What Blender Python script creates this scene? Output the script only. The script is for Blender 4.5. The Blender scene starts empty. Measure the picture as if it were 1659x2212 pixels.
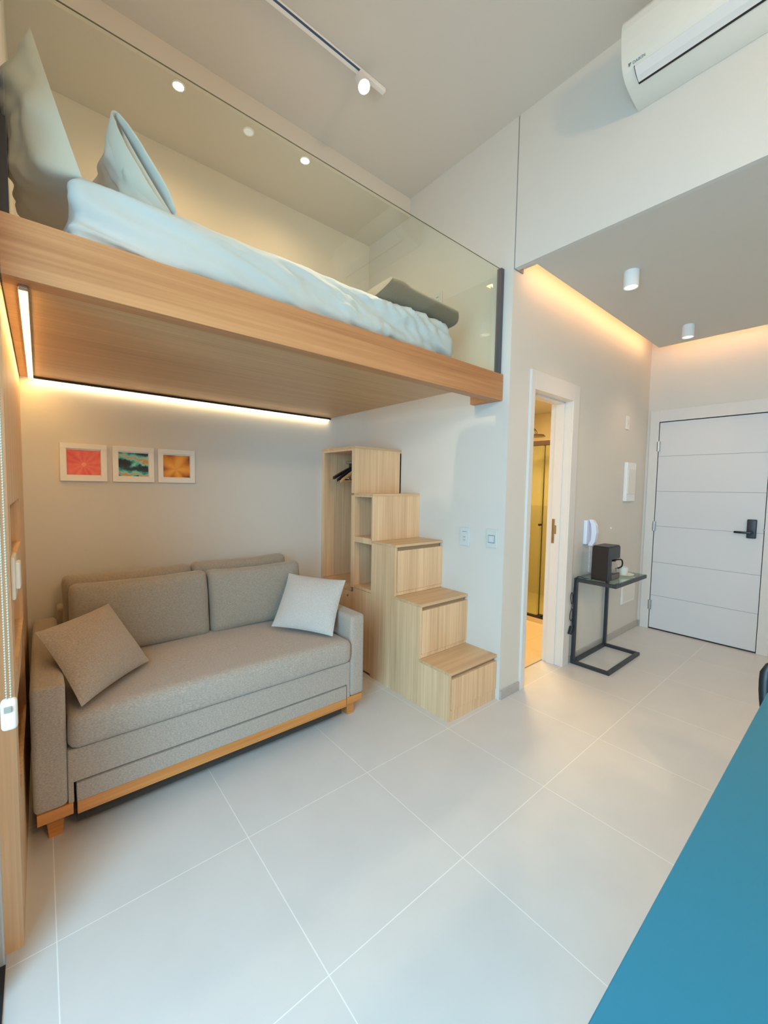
import bpy, bmesh, math, random
from mathutils import Vector, Matrix, noise

random.seed(7)
SC = bpy.context.scene
COL = SC.collection

# ------------------------------------------------------------------ camera, world, light, exposure
def make_camera():
    yaw, pitch, roll = math.radians(39.9894), math.radians(-3.4643), math.radians(0.991)
    f = Vector((math.sin(yaw) * math.cos(pitch), math.cos(yaw) * math.cos(pitch), math.sin(pitch)))
    r = Vector((math.cos(yaw), -math.sin(yaw), 0))
    u = r.cross(f)
    c, s = math.cos(roll), math.sin(roll)
    r2, u2 = c * r + s * u, -s * r + c * u
    m = Matrix((r2, u2, -f)).transposed().to_4x4()
    m.translation = Vector((0, 0, 1.41))
    cam = bpy.data.cameras.new('camera')
    o = bpy.data.objects.new('camera', cam)
    COL.objects.link(o)
    o.matrix_world = m
    cam.sensor_fit = 'HORIZONTAL'
    cam.sensor_width = 36.0
    cam.lens = 886.14 * 36.0 / 1659.0
    cam.clip_start = 0.01
    SC.camera = o

make_camera()
SC.view_settings.view_transform = 'Standard'
SC.view_settings.look = 'None'
SC.view_settings.gamma = 1.0
SC.view_settings.use_curve_mapping = False
SC.view_settings.exposure = -0.2
SC.cycles.max_bounces = 12
SC.cycles.diffuse_bounces = 6
SC.cycles.transparent_max_bounces = 16
SC.cycles.sample_clamp_indirect = 6.0
SC.cycles.use_denoising = True

world = bpy.data.worlds.new('world')
SC.world = world
world.use_nodes = True
bg = world.node_tree.nodes['Background']
bg.inputs[0].default_value = (0.52, 0.72, 1.0, 1)
bg.inputs[1].default_value = 0.30

def area_lamp(name, loc, target, sx, sy, power, color, spread=180):
    l = bpy.data.lights.new(name, 'AREA')
    l.shape = 'RECTANGLE'
    l.size, l.size_y = sx, sy
    l.energy = power
    l.color = color
    l.spread = math.radians(spread)
    o = bpy.data.objects.new(name, l)
    COL.objects.link(o)
    o.location = loc
    d = Vector(target) - Vector(loc)
    o.rotation_euler = d.to_track_quat('-Z', 'Y').to_euler()
    return o

def point_lamp(name, loc, power, color, radius=0.04):
    l = bpy.data.lights.new(name, 'POINT')
    l.energy = power
    l.color = color
    l.shadow_soft_size = radius
    o = bpy.data.objects.new(name, l)
    COL.objects.link(o)
    o.location = loc
    return o

def spot_lamp(name, loc, target, power, color, angle=70, blend=0.6, radius=0.03):
    l = bpy.data.lights.new(name, 'SPOT')
    l.energy = power
    l.color = color
    l.spot_size = math.radians(angle)
    l.spot_blend = blend
    l.shadow_soft_size = radius
    o = bpy.data.objects.new(name, l)
    COL.objects.link(o)
    o.location = loc
    d = Vector(target) - Vector(loc)
    o.rotation_euler = d.to_track_quat('-Z', 'Y').to_euler()
    return o

WARM = (1.0, 0.74, 0.44)
DAY = (0.40, 0.77, 1.0)
# daylight coming in through the balcony opening in the left wall
area_lamp('balcony_daylight', (-1.25, -0.1, 1.45), (0.75, -0.1, 0.55), 1.0, 2.5, 165, DAY)
# added warm fill behind the viewpoint, no fixture; lifts ceiling and upper wall
point_lamp('warm_fill', (0.8, -1.6, 2.9), 95, (1.0, 0.64, 0.30), 0.12)

# ------------------------------------------------------------------ dimensions
XB, D, YF, ZB, ZT = 2.318, 3.034, 1.584, 1.982, 2.15
YC, XD, XL, HD, H = 1.536, 4.807, -0.069, 2.794, 3.702
SX = 1.847
YBK = -2.4

# ------------------------------------------------------------------ materials
def srgb(r, g, b):
    f = lambda c: (c / 255 / 12.92) if c / 255 <= 0.04045 else ((c / 255 + 0.055) / 1.055) ** 2.4
    return (f(r), f(g), f(b), 1)

def mat(name, color, rough=0.5, metal=0.0, bump=0.0, bscale=200.0, var=0.0, spec=0.5, vscale=3.0):
    m = bpy.data.materials.new(name)
    m.use_nodes = True
    nt = m.node_tree
    b = nt.nodes['Principled BSDF']
    b.inputs['Base Color'].default_value = color
    b.inputs['Roughness'].default_value = rough
    b.inputs['Metallic'].default_value = metal
    b.inputs['Specular IOR Level'].default_value = spec
    tc = nt.nodes.new('ShaderNodeTexCoord')
    if bump > 0:
        n = nt.nodes.new('ShaderNodeTexNoise')
        n.inputs['Scale'].default_value = bscale
        n.inputs['Detail'].default_value = 3
        nt.links.new(tc.outputs['Object'], n.inputs['Vector'])
        bp = nt.nodes.new('ShaderNodeBump')
        bp.inputs['Strength'].default_value = bump
        bp.inputs['Distance'].default_value = 0.002
        nt.links.new(n.outputs['Fac'], bp.inputs['Height'])
        nt.links.new(bp.outputs['Normal'], b.inputs['Normal'])
    if var > 0:
        n = nt.nodes.new('ShaderNodeTexNoise')
        n.inputs['Scale'].default_value = vscale
        nt.links.new(tc.outputs['Object'], n.inputs['Vector'])
        mx = nt.nodes.new('ShaderNodeMix')
        mx.data_type = 'RGBA'
        mx.inputs['A'].default_value = tuple(c * (1 - var) for c in color[:3]) + (1,)
        mx.inputs['B'].default_value = tuple(min(1, c * (1 + var)) for c in color[:3]) + (1,)
        nt.links.new(n.outputs['Fac'], mx.inputs['Factor'])
        nt.links.new(mx.outputs['Result'], b.inputs['Base Color'])
    return m

def wood(name, c1, c2, axis, rough=0.45, fine=90.0, contrast=1.0):
    m = bpy.data.materials.new(name)
    m.use_nodes = True
    nt = m.node_tree
    b = nt.nodes['Principled BSDF']
    b.inputs['Roughness'].default_value = rough
    tc = nt.nodes.new('ShaderNodeTexCoord')
    def stretched(sc, along, detail):
        mp = nt.nodes.new('ShaderNodeMapping')
        v = [sc, sc, sc]
        v['xyz'.index(axis)] = along
        mp.inputs['Scale'].default_value = v
        n = nt.nodes.new('ShaderNodeTexNoise')
        n.inputs['Scale'].default_value = 1.0
        n.inputs['Detail'].default_value = detail
        n.inputs['Distortion'].default_value = 0.25
        nt.links.new(tc.outputs['Object'], mp.inputs['Vector'])
        nt.links.new(mp.outputs['Vector'], n.inputs['Vector'])
        return n
    n1, n2 = stretched(fine, 1.6, 4), stretched(fine / 6, 0.7, 2)
    ad = nt.nodes.new('ShaderNodeMath'); ad.operation = 'ADD'
    nt.links.new(n1.outputs['Fac'], ad.inputs[0]); nt.links.new(n2.outputs['Fac'], ad.inputs[1])
    mr = nt.nodes.new('ShaderNodeMapRange')
    mr.inputs['From Min'].default_value = 1.0 - 0.36 / contrast
    mr.inputs['From Max'].default_value = 1.0 + 0.36 / contrast
    nt.links.new(ad.outputs[0], mr.inputs['Value'])
    mx = nt.nodes.new('ShaderNodeMix'); mx.data_type = 'RGBA'
    mx.inputs['A'].default_value = c1; mx.inputs['B'].default_value = c2
    nt.links.new(mr.outputs['Result'], mx.inputs['Factor'])
    nt.links.new(mx.outputs['Result'], b.inputs['Base Color'])
    bp = nt.nodes.new('ShaderNodeBump')
    bp.inputs['Strength'].default_value = 0.12
    bp.inputs['Distance'].default_value = 0.001
    nt.links.new(n1.outputs['Fac'], bp.inputs['Height'])
    nt.links.new(bp.outputs['Normal'], b.inputs['Normal'])
    return m

def fabric(name, c1, c2, rough=0.95, bump=0.5, axis_streak=None):
    m = bpy.data.materials.new(name)
    m.use_nodes = True
    nt = m.node_tree
    b = nt.nodes['Principled BSDF']
    b.inputs['Roughness'].default_value = rough
    b.inputs['Specular IOR Level'].default_value = 0.2
    b.inputs['Sheen Weight'].default_value = 0.25
    b.inputs['Sheen Roughness'].default_value = 0.5
    tc = nt.nodes.new('ShaderNodeTexCoord')
    mp = nt.nodes.new('ShaderNodeMapping')
    mp.inputs['Scale'].default_value = (120, 330, 330)
    n = nt.nodes.new('ShaderNodeTexNoise')
    n.inputs['Scale'].default_value = 1.0
    n.inputs['Detail'].default_value = 4
    n.inputs['Roughness'].default_value = 0.65
    nt.links.new(tc.outputs['Object'], mp.inputs['Vector'])
    nt.links.new(mp.outputs['Vector'], n.inputs['Vector'])
    mr = nt.nodes.new('ShaderNodeMapRange')
    mr.inputs['From Min'].default_value = 0.3
    mr.inputs['From Max'].default_value = 0.7
    nt.links.new(n.outputs['Fac'], mr.inputs['Value'])
    mx = nt.nodes.new('ShaderNodeMix'); mx.data_type = 'RGBA'
    mx.inputs['A'].default_value = c1; mx.inputs['B'].default_value = c2
    nt.links.new(mr.outputs['Result'], mx.inputs['Factor'])
    nt.links.new(mx.outputs['Result'], b.inputs['Base Color'])
    bp = nt.nodes.new('ShaderNodeBump')
    bp.inputs['Strength'].default_value = bump
    bp.inputs['Distance'].default_value = 0.0015
    nt.links.new(n.outputs['Fac'], bp.inputs['Height'])
    nt.links.new(bp.outputs['Normal'], b.inputs['Normal'])
    return m

def emit(name, color, strength):
    m = bpy.data.materials.new(name)
    m.use_nodes = True
    nt = m.node_tree
    nt.nodes.remove(nt.nodes['Principled BSDF'])
    e = nt.nodes.new('ShaderNodeEmission')
    e.inputs[0].default_value = (*color[:3], 1)
    e.inputs[1].default_value = strength
    nt.links.new(e.outputs[0], nt.nodes['Material Output'].inputs[0])
    return m

def pane(name, tint, rough=0.0, refl=1.0):
    """clear architectural glass: tinted see-through plus a fresnel mirror"""
    m = bpy.data.materials.new(name)
    m.use_nodes = True
    nt = m.node_tree
    nt.nodes.remove(nt.nodes['Principled BSDF'])
    t = nt.nodes.new('ShaderNodeBsdfTransparent')
    t.inputs[0].default_value = (*tint, 1)
    g = nt.nodes.new('ShaderNodeBsdfGlossy')
    g.inputs['Roughness'].default_value = rough
    g.inputs[0].default_value = (refl, refl, refl, 1)
    fr = nt.nodes.new('ShaderNodeFresnel')
    ge = nt.nodes.new('ShaderNodeNewGeometry')
    mr = nt.nodes.new('ShaderNodeMapRange')
    mr.inputs['To Min'].default_value = 1.45
    mr.inputs['To Max'].default_value = 1 / 1.45
    nt.links.new(ge.outputs['Backfacing'], mr.inputs['Value'])
    nt.links.new(mr.outputs['Result'], fr.inputs['IOR'])
    mx = nt.nodes.new('ShaderNodeMixShader')
    nt.links.new(fr.outputs[0], mx.inputs[0])
    nt.links.new(t.outputs[0], mx.inputs[1])
    nt.links.new(g.outputs[0], mx.inputs[2])
    nt.links.new(mx.outputs[0], nt.nodes['Material Output'].inputs[0])
    return m

def tiles(name, base, grout, ox, oy, t, gw, rough=0.28):
    m = bpy.data.materials.new(name)
    m.use_nodes = True
    nt = m.node_tree
    b = nt.nodes['Principled BSDF']
    tc = nt.nodes.new('ShaderNodeTexCoord')
    sp = nt.nodes.new('ShaderNodeSeparateXYZ')
    nt.links.new(tc.outputs['Object'], sp.inputs[0])
    def M(op, a, bb=None):
        n = nt.nodes.new('ShaderNodeMath'); n.operation = op
        for i, v in enumerate((a, bb)):
            if v is None: continue
            if isinstance(v, (int, float)): n.inputs[i].default_value = v
            else: nt.links.new(v, n.inputs[i])
        return n.outputs[0]
    def line(out, off):
        q = M('DIVIDE', M('SUBTRACT', out, off), t)
        return M('MULTIPLY', M('ABSOLUTE', M('SUBTRACT', q, M('ROUND', q))), t)
    d = M('MINIMUM', line(sp.outputs[0], ox), line(sp.outputs[1], oy))
    g = M('LESS_THAN', d, gw)
    n = nt.nodes.new('ShaderNodeTexNoise')
    n.inputs['Scale'].default_value = 5
    n.inputs['Detail'].default_value = 6
    nt.links.new(tc.outputs['Object'], n.inputs['Vector'])
    n2 = nt.nodes.new('ShaderNodeTexNoise')
    n2.inputs['Scale'].default_value = 400
    nt.links.new(tc.outputs['Object'], n2.inputs['Vector'])
    mx = nt.nodes.new('ShaderNodeMix'); mx.data_type = 'RGBA'
    mx.inputs['A'].default_value = tuple(c * 0.93 for c in base[:3]) + (1,)
    mx.inputs['B'].default_value = tuple(min(1, c * 1.06) for c in base[:3]) + (1,)
    nt.links.new(n.outputs['Fac'], mx.inputs['Factor'])
    m2 = nt.nodes.new('ShaderNodeMix'); m2.data_type = 'RGBA'
    nt.links.new(g, m2.inputs['Factor'])
    nt.links.new(mx.outputs['Result'], m2.inputs['A'])
    m2.inputs['B'].default_value = grout
    nt.links.new(m2.outputs['Result'], b.inputs['Base Color'])
    b.inputs['Roughness'].default_value = rough
    b.inputs['Specular IOR Level'].default_value = 0.4
    h = M('SUBTRACT', M('MULTIPLY', n2.outputs['Fac'], 0.05), g)
    bp = nt.nodes.new('ShaderNodeBump')
    bp.inputs['Strength'].default_value = 0.25
    bp.inputs['Distance'].default_value = 0.002
    nt.links.new(h, bp.inputs['Height'])
    nt.links.new(bp.outputs['Normal'], b.inputs['Normal'])
    return m

WALL = mat('white_wall_paint', srgb(214, 211, 205), 0.85, bump=0.12, bscale=350, spec=0.2)
CEIL = mat('ceiling_paint', srgb(213, 208, 200), 0.9, bump=0.06, bscale=300, spec=0.15)
GREYP = mat('grey_ceiling_paint', srgb(210, 206, 198), 0.9, bump=0.05, bscale=300, spec=0.15)
JOINT = mat('joint_grey', srgb(150, 150, 150), 0.9)
FLOOR = tiles('porcelain_floor_tiles', srgb(211, 209, 208), srgb(236, 235, 232), 0.004, 0.931, 0.6, 0.0016)
BATHF = tiles('bathroom_floor_tiles', srgb(214, 196, 165), srgb(190, 175, 150), 0.3, 0.2, 0.6, 0.0015)
BATHW = tiles('bathroom_wall_tiles', srgb(226, 216, 192), srgb(205, 195, 172), 5.0, 5.0, 9.0, 0.001)
BASEB = mat('grey_skirting_tile', srgb(178, 175, 170), 0.4)
OAK_X = wood('oak_laminate_along_width', srgb(166, 113, 70), srgb(200, 147, 100), 'x')
OAK_DECK = wood('oak_laminate_deck', srgb(176, 139, 100), srgb(208, 170, 126), 'x')
OAK_Z = wood('oak_laminate_vertical', srgb(206, 168, 128), srgb(240, 206, 166), 'z')
OAK_T = wood('oak_laminate_tread', srgb(196, 158, 118), srgb(224, 190, 148), 'x')
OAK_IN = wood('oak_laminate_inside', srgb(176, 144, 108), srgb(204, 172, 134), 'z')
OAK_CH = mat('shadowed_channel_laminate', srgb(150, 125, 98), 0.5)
SOFAW = wood('honey_wood', srgb(186, 118, 58), srgb(214, 146, 80), 'x', rough=0.4)
SOFA = fabric('grey_linen_weave', srgb(146, 135, 124), srgb(187, 175, 164))
SOFAB = fabric('taupe_linen_weave', srgb(136, 128, 118), srgb(170, 162, 150))
PILG = fabric('light_grey_weave', srgb(170, 166, 162), srgb(206, 202, 198))
SHEET = mat('blue_shaded_white_sheet', srgb(196, 207, 230), 0.9, bump=0.15, bscale=500, spec=0.2)  # blue shading of the white cotton is put into its base colour
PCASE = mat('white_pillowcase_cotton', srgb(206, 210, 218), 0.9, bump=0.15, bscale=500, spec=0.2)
THROW = fabric('dark_taupe_knit', srgb(92, 86, 76), srgb(118, 110, 98))
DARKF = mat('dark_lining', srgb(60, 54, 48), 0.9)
BLACKM = mat('black_metal', srgb(48, 52, 60), 0.4, spec=0.5)
BLACKP = mat('black_plastic', srgb(24, 25, 30), 0.35)
GREYM = mat('anodised_grey', srgb(86, 88, 96), 0.4, metal=0.3)
CHROME = mat('chrome', srgb(205, 205, 208), 0.18, metal=1.0)
BRONZE = mat('aged_brass', srgb(150, 128, 100), 0.35, metal=0.8)
WHITEP = mat('white_plastic', srgb(238, 238, 238), 0.35)
CREAMP = mat('cream_plastic', srgb(228, 226, 218), 0.35)
WHITED = mat('white_door_lacquer', srgb(216, 216, 219), 0.4, spec=0.4)
WHITEF = mat('white_frame_lacquer', srgb(220, 217, 214), 0.45, spec=0.4)
GROOVE = mat('door_groove_shadow', srgb(160, 160, 162), 0.8)
TEAL = mat('teal_lacquer', srgb(36, 114, 143), 0.42, spec=0.35)
GLASS = pane('balustrade_glass', (0.968, 0.983, 0.93))
CLEARG = pane('clear_glass', (0.95, 0.98, 0.97))
SHOWG = pane('shower_glass', (0.90, 0.93, 0.80), 0.02)
LED = emit('warm_led_strip', (1.0, 0.74, 0.42), 27)
LEDB = emit('warm_led_strip_bright', (1.0, 0.61, 0.20), 48)
COVE = emit('warm_cove_led', (1.0, 0.50, 0.20), 36)
LAMPW = emit('white_lamp_face', (1.0, 0.93, 0.80), 30)
DISC_GLOW = emit('disc_added_glow', (1.0, 0.96, 0.84), 0.75)  # faint glow added to the unlit disc, which is no light source
LAMPD = emit('dim_lamp_face', (1.0, 0.88, 0.72), 2.2)
WOODH = mat('hanger_wood', srgb(206, 158, 96), 0.4)

# ------------------------------------------------------------------ mesh helpers
class MB:
    def __init__(s): s.bm = bmesh.new()
    def box(s, x0, x1, y0, y1, z0, z1, bev=0.0, seg=2):
        b = bmesh.new()
        bmesh.ops.create_cube(b, size=1.0)
        for v in b.verts:
            v.co = Vector(((x0 + x1) / 2 + v.co.x * (x1 - x0), (y0 + y1) / 2 + v.co.y * (y1 - y0), (z0 + z1) / 2 + v.co.z * (z1 - z0)))
        if bev > 0:
            bmesh.ops.bevel(b, geom=b.edges[:], offset=bev, segments=seg, profile=0.5, affect='EDGES')
        return s._add(b)
    def _add(s, b, mtx=None):
        if mtx is not None: bmesh.ops.transform(b, matrix=mtx, verts=b.verts[:])
        bmesh.ops.recalc_face_normals(b, faces=b.faces[:])
        me = bpy.data.meshes.new('tmp'); b.to_mesh(me); b.free()
        s.bm.from_mesh(me); bpy.data.meshes.remove(me)
        return s
    def prism(s, pts, axis, a0, a1, bev=0.0):
        """pts: 2-D outline in the two axes other than `axis`, extruded from a0 to a1"""
        b = bmesh.new()
        def P(p, a):
            if axis == 'x': return (a, p[0], p[1])
            if axis == 'y': return (p[0], a, p[1])
            return (p[0], p[1], a)
        v0 = [b.verts.new(P(p, a0)) for p in pts]
        v1 = [b.verts.new(P(p, a1)) for p in pts]
        n = len(pts)
        b.faces.new(v0); b.faces.new(v1[::-1])
        for i in range(n): b.faces.new((v0[i], v0[(i + 1) % n], v1[(i + 1) % n], v1[i]))
        bmesh.ops.recalc_face_normals(b, faces=b.faces[:])
        if bev > 0: bmesh.ops.bevel(b, geom=b.edges[:], offset=bev, segments=2, profile=0.5, affect='EDGES')
        return s._add(b)
    def cyl(s, p0, p1, r0, r1=None, seg=24, bev=0.0):
        r1 = r0 if r1 is None else r1
        p0, p1 = Vector(p0), Vector(p1)
        b = bmesh.new()
        bmesh.ops.create_cone(b, cap_ends=True, segments=seg, radius1=r0, radius2=r1, depth=(p1 - p0).length)
        if bev > 0:
            ed = [e for e in b.edges if len(e.link_faces) == 2 and any(len(f.verts) > 4 for f in e.link_faces)]
            bmesh.ops.bevel(b, geom=ed, offset=bev, segments=2, profile=0.5, affect='EDGES')
        q = (p1 - p0).to_track_quat('Z', 'Y').to_matrix().to_4x4()
        q.translation = (p0 + p1) / 2
        return s._add(b, q)
    def lathe(s, prof, loc=(0, 0, 0), seg=32, mtx=None):
        b = bmesh.new()
        rings = []
        for r, z in prof:
            if r < 1e-6: rings.append([b.verts.new((0, 0, z))])
            else: rings.append([b.verts.new((r * math.cos(2 * math.pi * i / seg), r * math.sin(2 * math.pi * i / seg), z)) for i in range(seg)])
        for a, c in zip(rings, rings[1:]):
            for i in range(seg):
                j = (i + 1) % seg
                if len(a) == 1 and len(c) == 1: continue
                if len(a) == 1: b.faces.new((a[0], c[i], c[j]))
                elif len(c) == 1: b.faces.new((a[i], a[j], c[0]))
                else: b.faces.new((a[i], a[j], c[j], c[i]))
        m = mtx if mtx is not None else Matrix.Translation(loc)
        return s._add(b, m)
    def tube(s, pts, r, seg=8, closed=False):
        pts = [Vector(p) for p in pts]
        b = bmesh.new()
        rings = []
        n = len(pts)
        ref = Vector((0.13, 0.31, 0.94))
        for i, p in enumerate(pts):
            t = (pts[min(i + 1, n - 1)] - pts[max(i - 1, 0)])
            t = t.normalized() if t.length > 1e-9 else Vector((0, 0, 1))
            u = t.cross(ref)
            if u.length < 1e-3: u = t.cross(Vector((1, 0, 0)))
            u.normalize(); w = t.cross(u)
            rings.append([b.verts.new(p + r * (math.cos(2 * math.pi * k / seg) * u + math.sin(2 * math.pi * k / seg) * w)) for k in range(seg)])
        for a, c in zip(rings, rings[1:]):
            for k in range(seg): b.faces.new((a[k], a[(k + 1) % seg], c[(k + 1) % seg], c[k]))
        b.faces.new(rings[0]); b.faces.new(rings[-1][::-1])
        return s._add(b)
    def sphere(s, c, r, seg=16, scale=(1, 1, 1)):
        b = bmesh.new()
        bmesh.ops.create_uvsphere(b, u_segments=seg, v_segments=max(6, seg // 2), radius=r)
        m = Matrix.Translation(c) @ Matrix.Diagonal((*scale, 1))
        return s._add(b, m)

def link_mesh(name, bm, material, loc=(0, 0, 0), smooth=False, angle=35):
    me = bpy.data.meshes.new(name)
    loc = Vector(loc)
    bmesh.ops.translate(bm, vec=-loc, verts=bm.verts[:])
    bm.to_mesh(me); bm.free()
    me.materials.append(material)
    if smooth:
        me.shade_smooth()
        if angle: me.set_sharp_from_angle(angle=math.radians(angle))
    o = bpy.data.objects.new(name, me)
    COL.objects.link(o)
    return o

def tag(o, label=None, cat=None, group=None, kind=None):
    if label: o['label'] = label
    if cat: o['category'] = cat
    if group: o['group'] = group
    if kind: o['kind'] = kind
    return o

def thing(name, label, cat, loc, group=None, kind=None):
    o = bpy.data.objects.new(name, None)
    o.empty_display_size = 0.05
    COL.objects.link(o)
    o.location = loc
    return tag(o, label, cat, group, kind)

def base_of(o):
    v = Vector((0, 0, 0))
    while o is not None:
        v += Vector(o.location); o = o.parent
    return v

def part(name, mb, material, parent, label=None, smooth=False, angle=35, kind=None):
    """mesh built in world coordinates, parented to its thing (or part)"""
    bm = mb.bm if isinstance(mb, MB) else mb
    o = link_mesh(name, bm, material, base_of(parent), smooth, angle)
    o.parent = parent
    if label: o['label'] = label
    if kind: o['kind'] = kind
    return o

def solo(name, mb, material, label, cat, loc, group=None, smooth=False, angle=35):
    bm = mb.bm if isinstance(mb, MB) else mb
    o = link_mesh(name, bm, material, loc, smooth, angle)
    o.location = loc
    return tag(o, label, cat, group)

def struct(name, mb, material, label=None):
    bm = mb.bm if isinstance(mb, MB) else mb
    o = link_mesh(name, bm, material)
    return tag(o, label, 'structure', None, 'structure')

def spline(pts, n=8):
    pts = [Vector(p) for p in pts]
    out = []
    P = [pts[0] * 2 - pts[1]] + pts + [pts[-1] * 2 - pts[-2]]
    for i in range(1, len(P) - 2):
        for k in range(n):
            t = k / n
            a, b, c, d = P[i - 1], P[i], P[i + 1], P[i + 2]
            out.append(0.5 * ((2 * b) + (c - a) * t + (2 * a - 5 * b + 4 * c - d) * t * t + (3 * b - a - 3 * c + d) * t ** 3))
    out.append(pts[-1])
    return out

# ------------------------------------------------------------------ the room
struct('floor', MB().box(-0.112, XD + 0.15, YBK, D, -0.05, 0.0), FLOOR, 'beige square floor tiles with pale grout')
struct('wall_back', MB().box(-0.4, XB + 0.12, D, D + 0.12, 0, H), WALL, 'cream wall behind the sofa and pictures')
struct('wall_right', MB().box(XB, XB + 0.11, YC + 0.164, D, 0, H).box(XB, XB + 0.11, YC, YC + 0.164, 3.05, H), WALL, 'white wall beside the storage stairs')
# lintel wall above the entrance opening, parted from the wall by a thin paint joint
struct('wall_lintel', MB().box(XB, XB + 0.03, YBK, YC - 0.008, HD, H).box(XB + 0.03, XB + 0.11, YBK, YC - 0.008, HD + 0.03, H), WALL, 'white upper wall carrying the air conditioner')
struct('trim_1', MB().box(XB + 0.006, XB + 0.1, YC - 0.008, YC, HD, H), JOINT, 'thin grey vertical joint in the upper wall')
struct('wall_left', MB().box(-0.4, XL, YF, D, 2.0, H), WALL, 'wall at the head of the loft bed')
struct('wall_balcony', MB().box(-0.25, -0.112, YBK, YF, 2.55, H), WALL, 'wall above the balcony opening')
struct('wall_rear', MB().box(-0.25, XD + 0.15, YBK - 0.12, YBK, 0, H), WALL, 'wall at the near end of the room')
struct('ceiling', MB().box(-0.4, XB + 0.12, YBK, D + 0.12, H, H + 0.1), CEIL, 'high off-white ceiling')
struct('ceiling_soffit', MB().box(XL, XB, 2.503, D, 3.56, H), CEIL, 'lowered ceiling strip above the loft bed')
# entrance: wall with the bathroom door, wall with the front door, lowered grey ceiling with a light gap
BX0, BX1, BZ = 2.60, 3.165, 2.10
mb = MB()
mb.box(XB, BX0, YC, YC + 0.164, 0, 3.05); mb.box(BX1, XD + 0.15, YC, YC + 0.164, 0, 3.05); mb.box(BX0, BX1, YC, YC + 0.164, BZ, 3.05)
struct('wall_bathroom', mb, WALL, 'wall with the bathroom doorway')
DY0, DY1, DH = 0.591, 1.43, 2.112
mb = MB()
mb.box(XD, XD + 0.15, DY1, YC, 0, 3.05); mb.box(XD, XD + 0.15, YBK, DY0, 0, 3.05); mb.box(XD, XD + 0.15, DY0, DY1, DH, 3.05)
struct('wall_entry', mb, WALL, 'wall with the front door')
mb = MB()
mb.prism([(XB + 0.0305, YBK), (4.601, YBK), (4.601, 1.41), (2.358, 1.41), (2.358, YC - 0.001), (XB + 0.0305, YC - 0.001)], 'z', HD, HD + 0.025)
mb.box(2.358, 4.601, 1.395, 1.41, HD + 0.025, 2.87); mb.box(4.586, 4.601, YBK, 1.395, HD + 0.025, 2.87)
struct('ceiling_entry', mb, GREYP, 'lowered grey entrance ceiling')
struct('ceiling_entry_slab', MB().box(XB + 0.11, XD + 0.15, YBK, YC, 3.05, 3.15), WALL, 'slab above the lowered entrance ceiling')
# bathroom shell
struct('floor_bathroom', MB().box(2.42, 5.2, 1.70, 3.05, -0.045, 0.003), BATHF, 'bathroom floor tiles')
mb = MB()
mb.box(5.14, 5.25, 1.70, 3.05, 0, 2.5); mb.box(2.43, 5.25, 3.05, 3.15, 0, 2.5)
struct('wall_bathroom_far', mb, BATHW, 'cream tiled bathroom walls')
struct('trim_2', MB().box(5.128, 5.14, 1.70, 3.05, 0, 1.2), mat('bathroom_dado_tile', srgb(206, 194, 168), 0.35), 'lower band of bathroom wall tiles')
struct('ceiling_bathroom', MB().box(2.42, 5.25, 1.70, 3.15, 2.42, 2.52), CEIL, 'bathroom ceiling')
struct('trim_3', MB().box(BX0, BX1, 1.693, 1.70, -0.01, 0.0045), JOINT, 'dark floor joint at the bathroom threshold')
# skirting tiles
def skirting(name, segs, lab):
    mb = MB()
    for s_ in segs: mb.box(*s_, 0.0, 0.062, 0.002)
    struct(name, mb, BASEB, lab)
skirting('baseboard_bathroom', [(XB + 0.012, 2.462, YC - 0.011, YC), (2.465, 2.545, YC - 0.011, YC), (3.262, 3.75, YC - 0.011, YC), (3.753, 4.35, YC - 0.011, YC), (4.353, XD, YC - 0.011, YC)], 'grey skirting tiles under the bathroom wall')
skirting('baseboard_entry', [(XD - 0.011, XD, 1.512, YC - 0.011), (XD - 0.011, XD, YBK, 0.51)], 'grey skirting tiles beside the front door')
# balcony door jamb and dark floor track at the near left
struct('door_track', MB().box(-0.25, -0.112, YBK, 1.545, -0.05, 0.004).box(-0.16, -0.14, YBK, 1.545, 0.004, 0.02), mat('dark_track', srgb(38, 42, 50), 0.5), 'dark floor track of the balcony door')
struct('door_jamb', MB().box(-0.20, -0.1145, 1.548, 1.578, 0.0, 2.55, 0.003), mat('pale_aluminium', srgb(196, 204, 208), 0.4), 'pale jamb of the balcony door')
struct('daylight_shield', MB().box(-0.19, -0.16, 1.385, 1.546, 0.021, 2.55, 0.003), mat('shield_aluminium', srgb(120, 124, 128), 0.4), 'unseen aluminium upright added to block daylight from the oak panel')  # unseen upright, added to keep daylight off the oak panel edge
struct('floor_balcony', MB().box(-1.6, -0.25, YBK, 1.7, -0.12, -0.05), mat('balcony_tile', srgb(150, 150, 150), 0.7), 'balcony floor outside')

# ------------------------------------------------------------------ side cupboard under the loft (left wall), open niches
t = thing('side_bookcase', 'tall oak wood panel with open niches at the left edge, under the loft', 'cabinet', (-0.2, 2.3, 0))
NX = -0.072
mb = MB()
nich = [(1.145, 1.335), (0.80, 1.06), (0.40, 0.72)]
zs = [0.0]
for a, b in nich[::-1]: zs += [a, b]
zs += [ZB]
for i in range(0, len(zs) - 1, 2): mb.box(-0.36, NX, YF - 0.004, D - 0.001, zs[i], zs[i + 1])
for a, b in nich:
    mb.box(-0.36, NX, YF - 0.004, 1.69, a, b); mb.box(-0.36, NX, 2.41, D - 0.001, a, b)
part('carcass', mb, OAK_Z, t)
for a, b in nich:
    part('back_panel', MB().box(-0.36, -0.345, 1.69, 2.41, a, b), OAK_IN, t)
t = thing('wall_socket', 'white socket plate fixed on the oak panel at the left edge', 'socket', (NX, 1.66, 1.06))
part('plate', MB().box(NX, NX + 0.010, 1.60, 1.72, 1.06, 1.186, 0.004), CREAMP, t)
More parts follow.
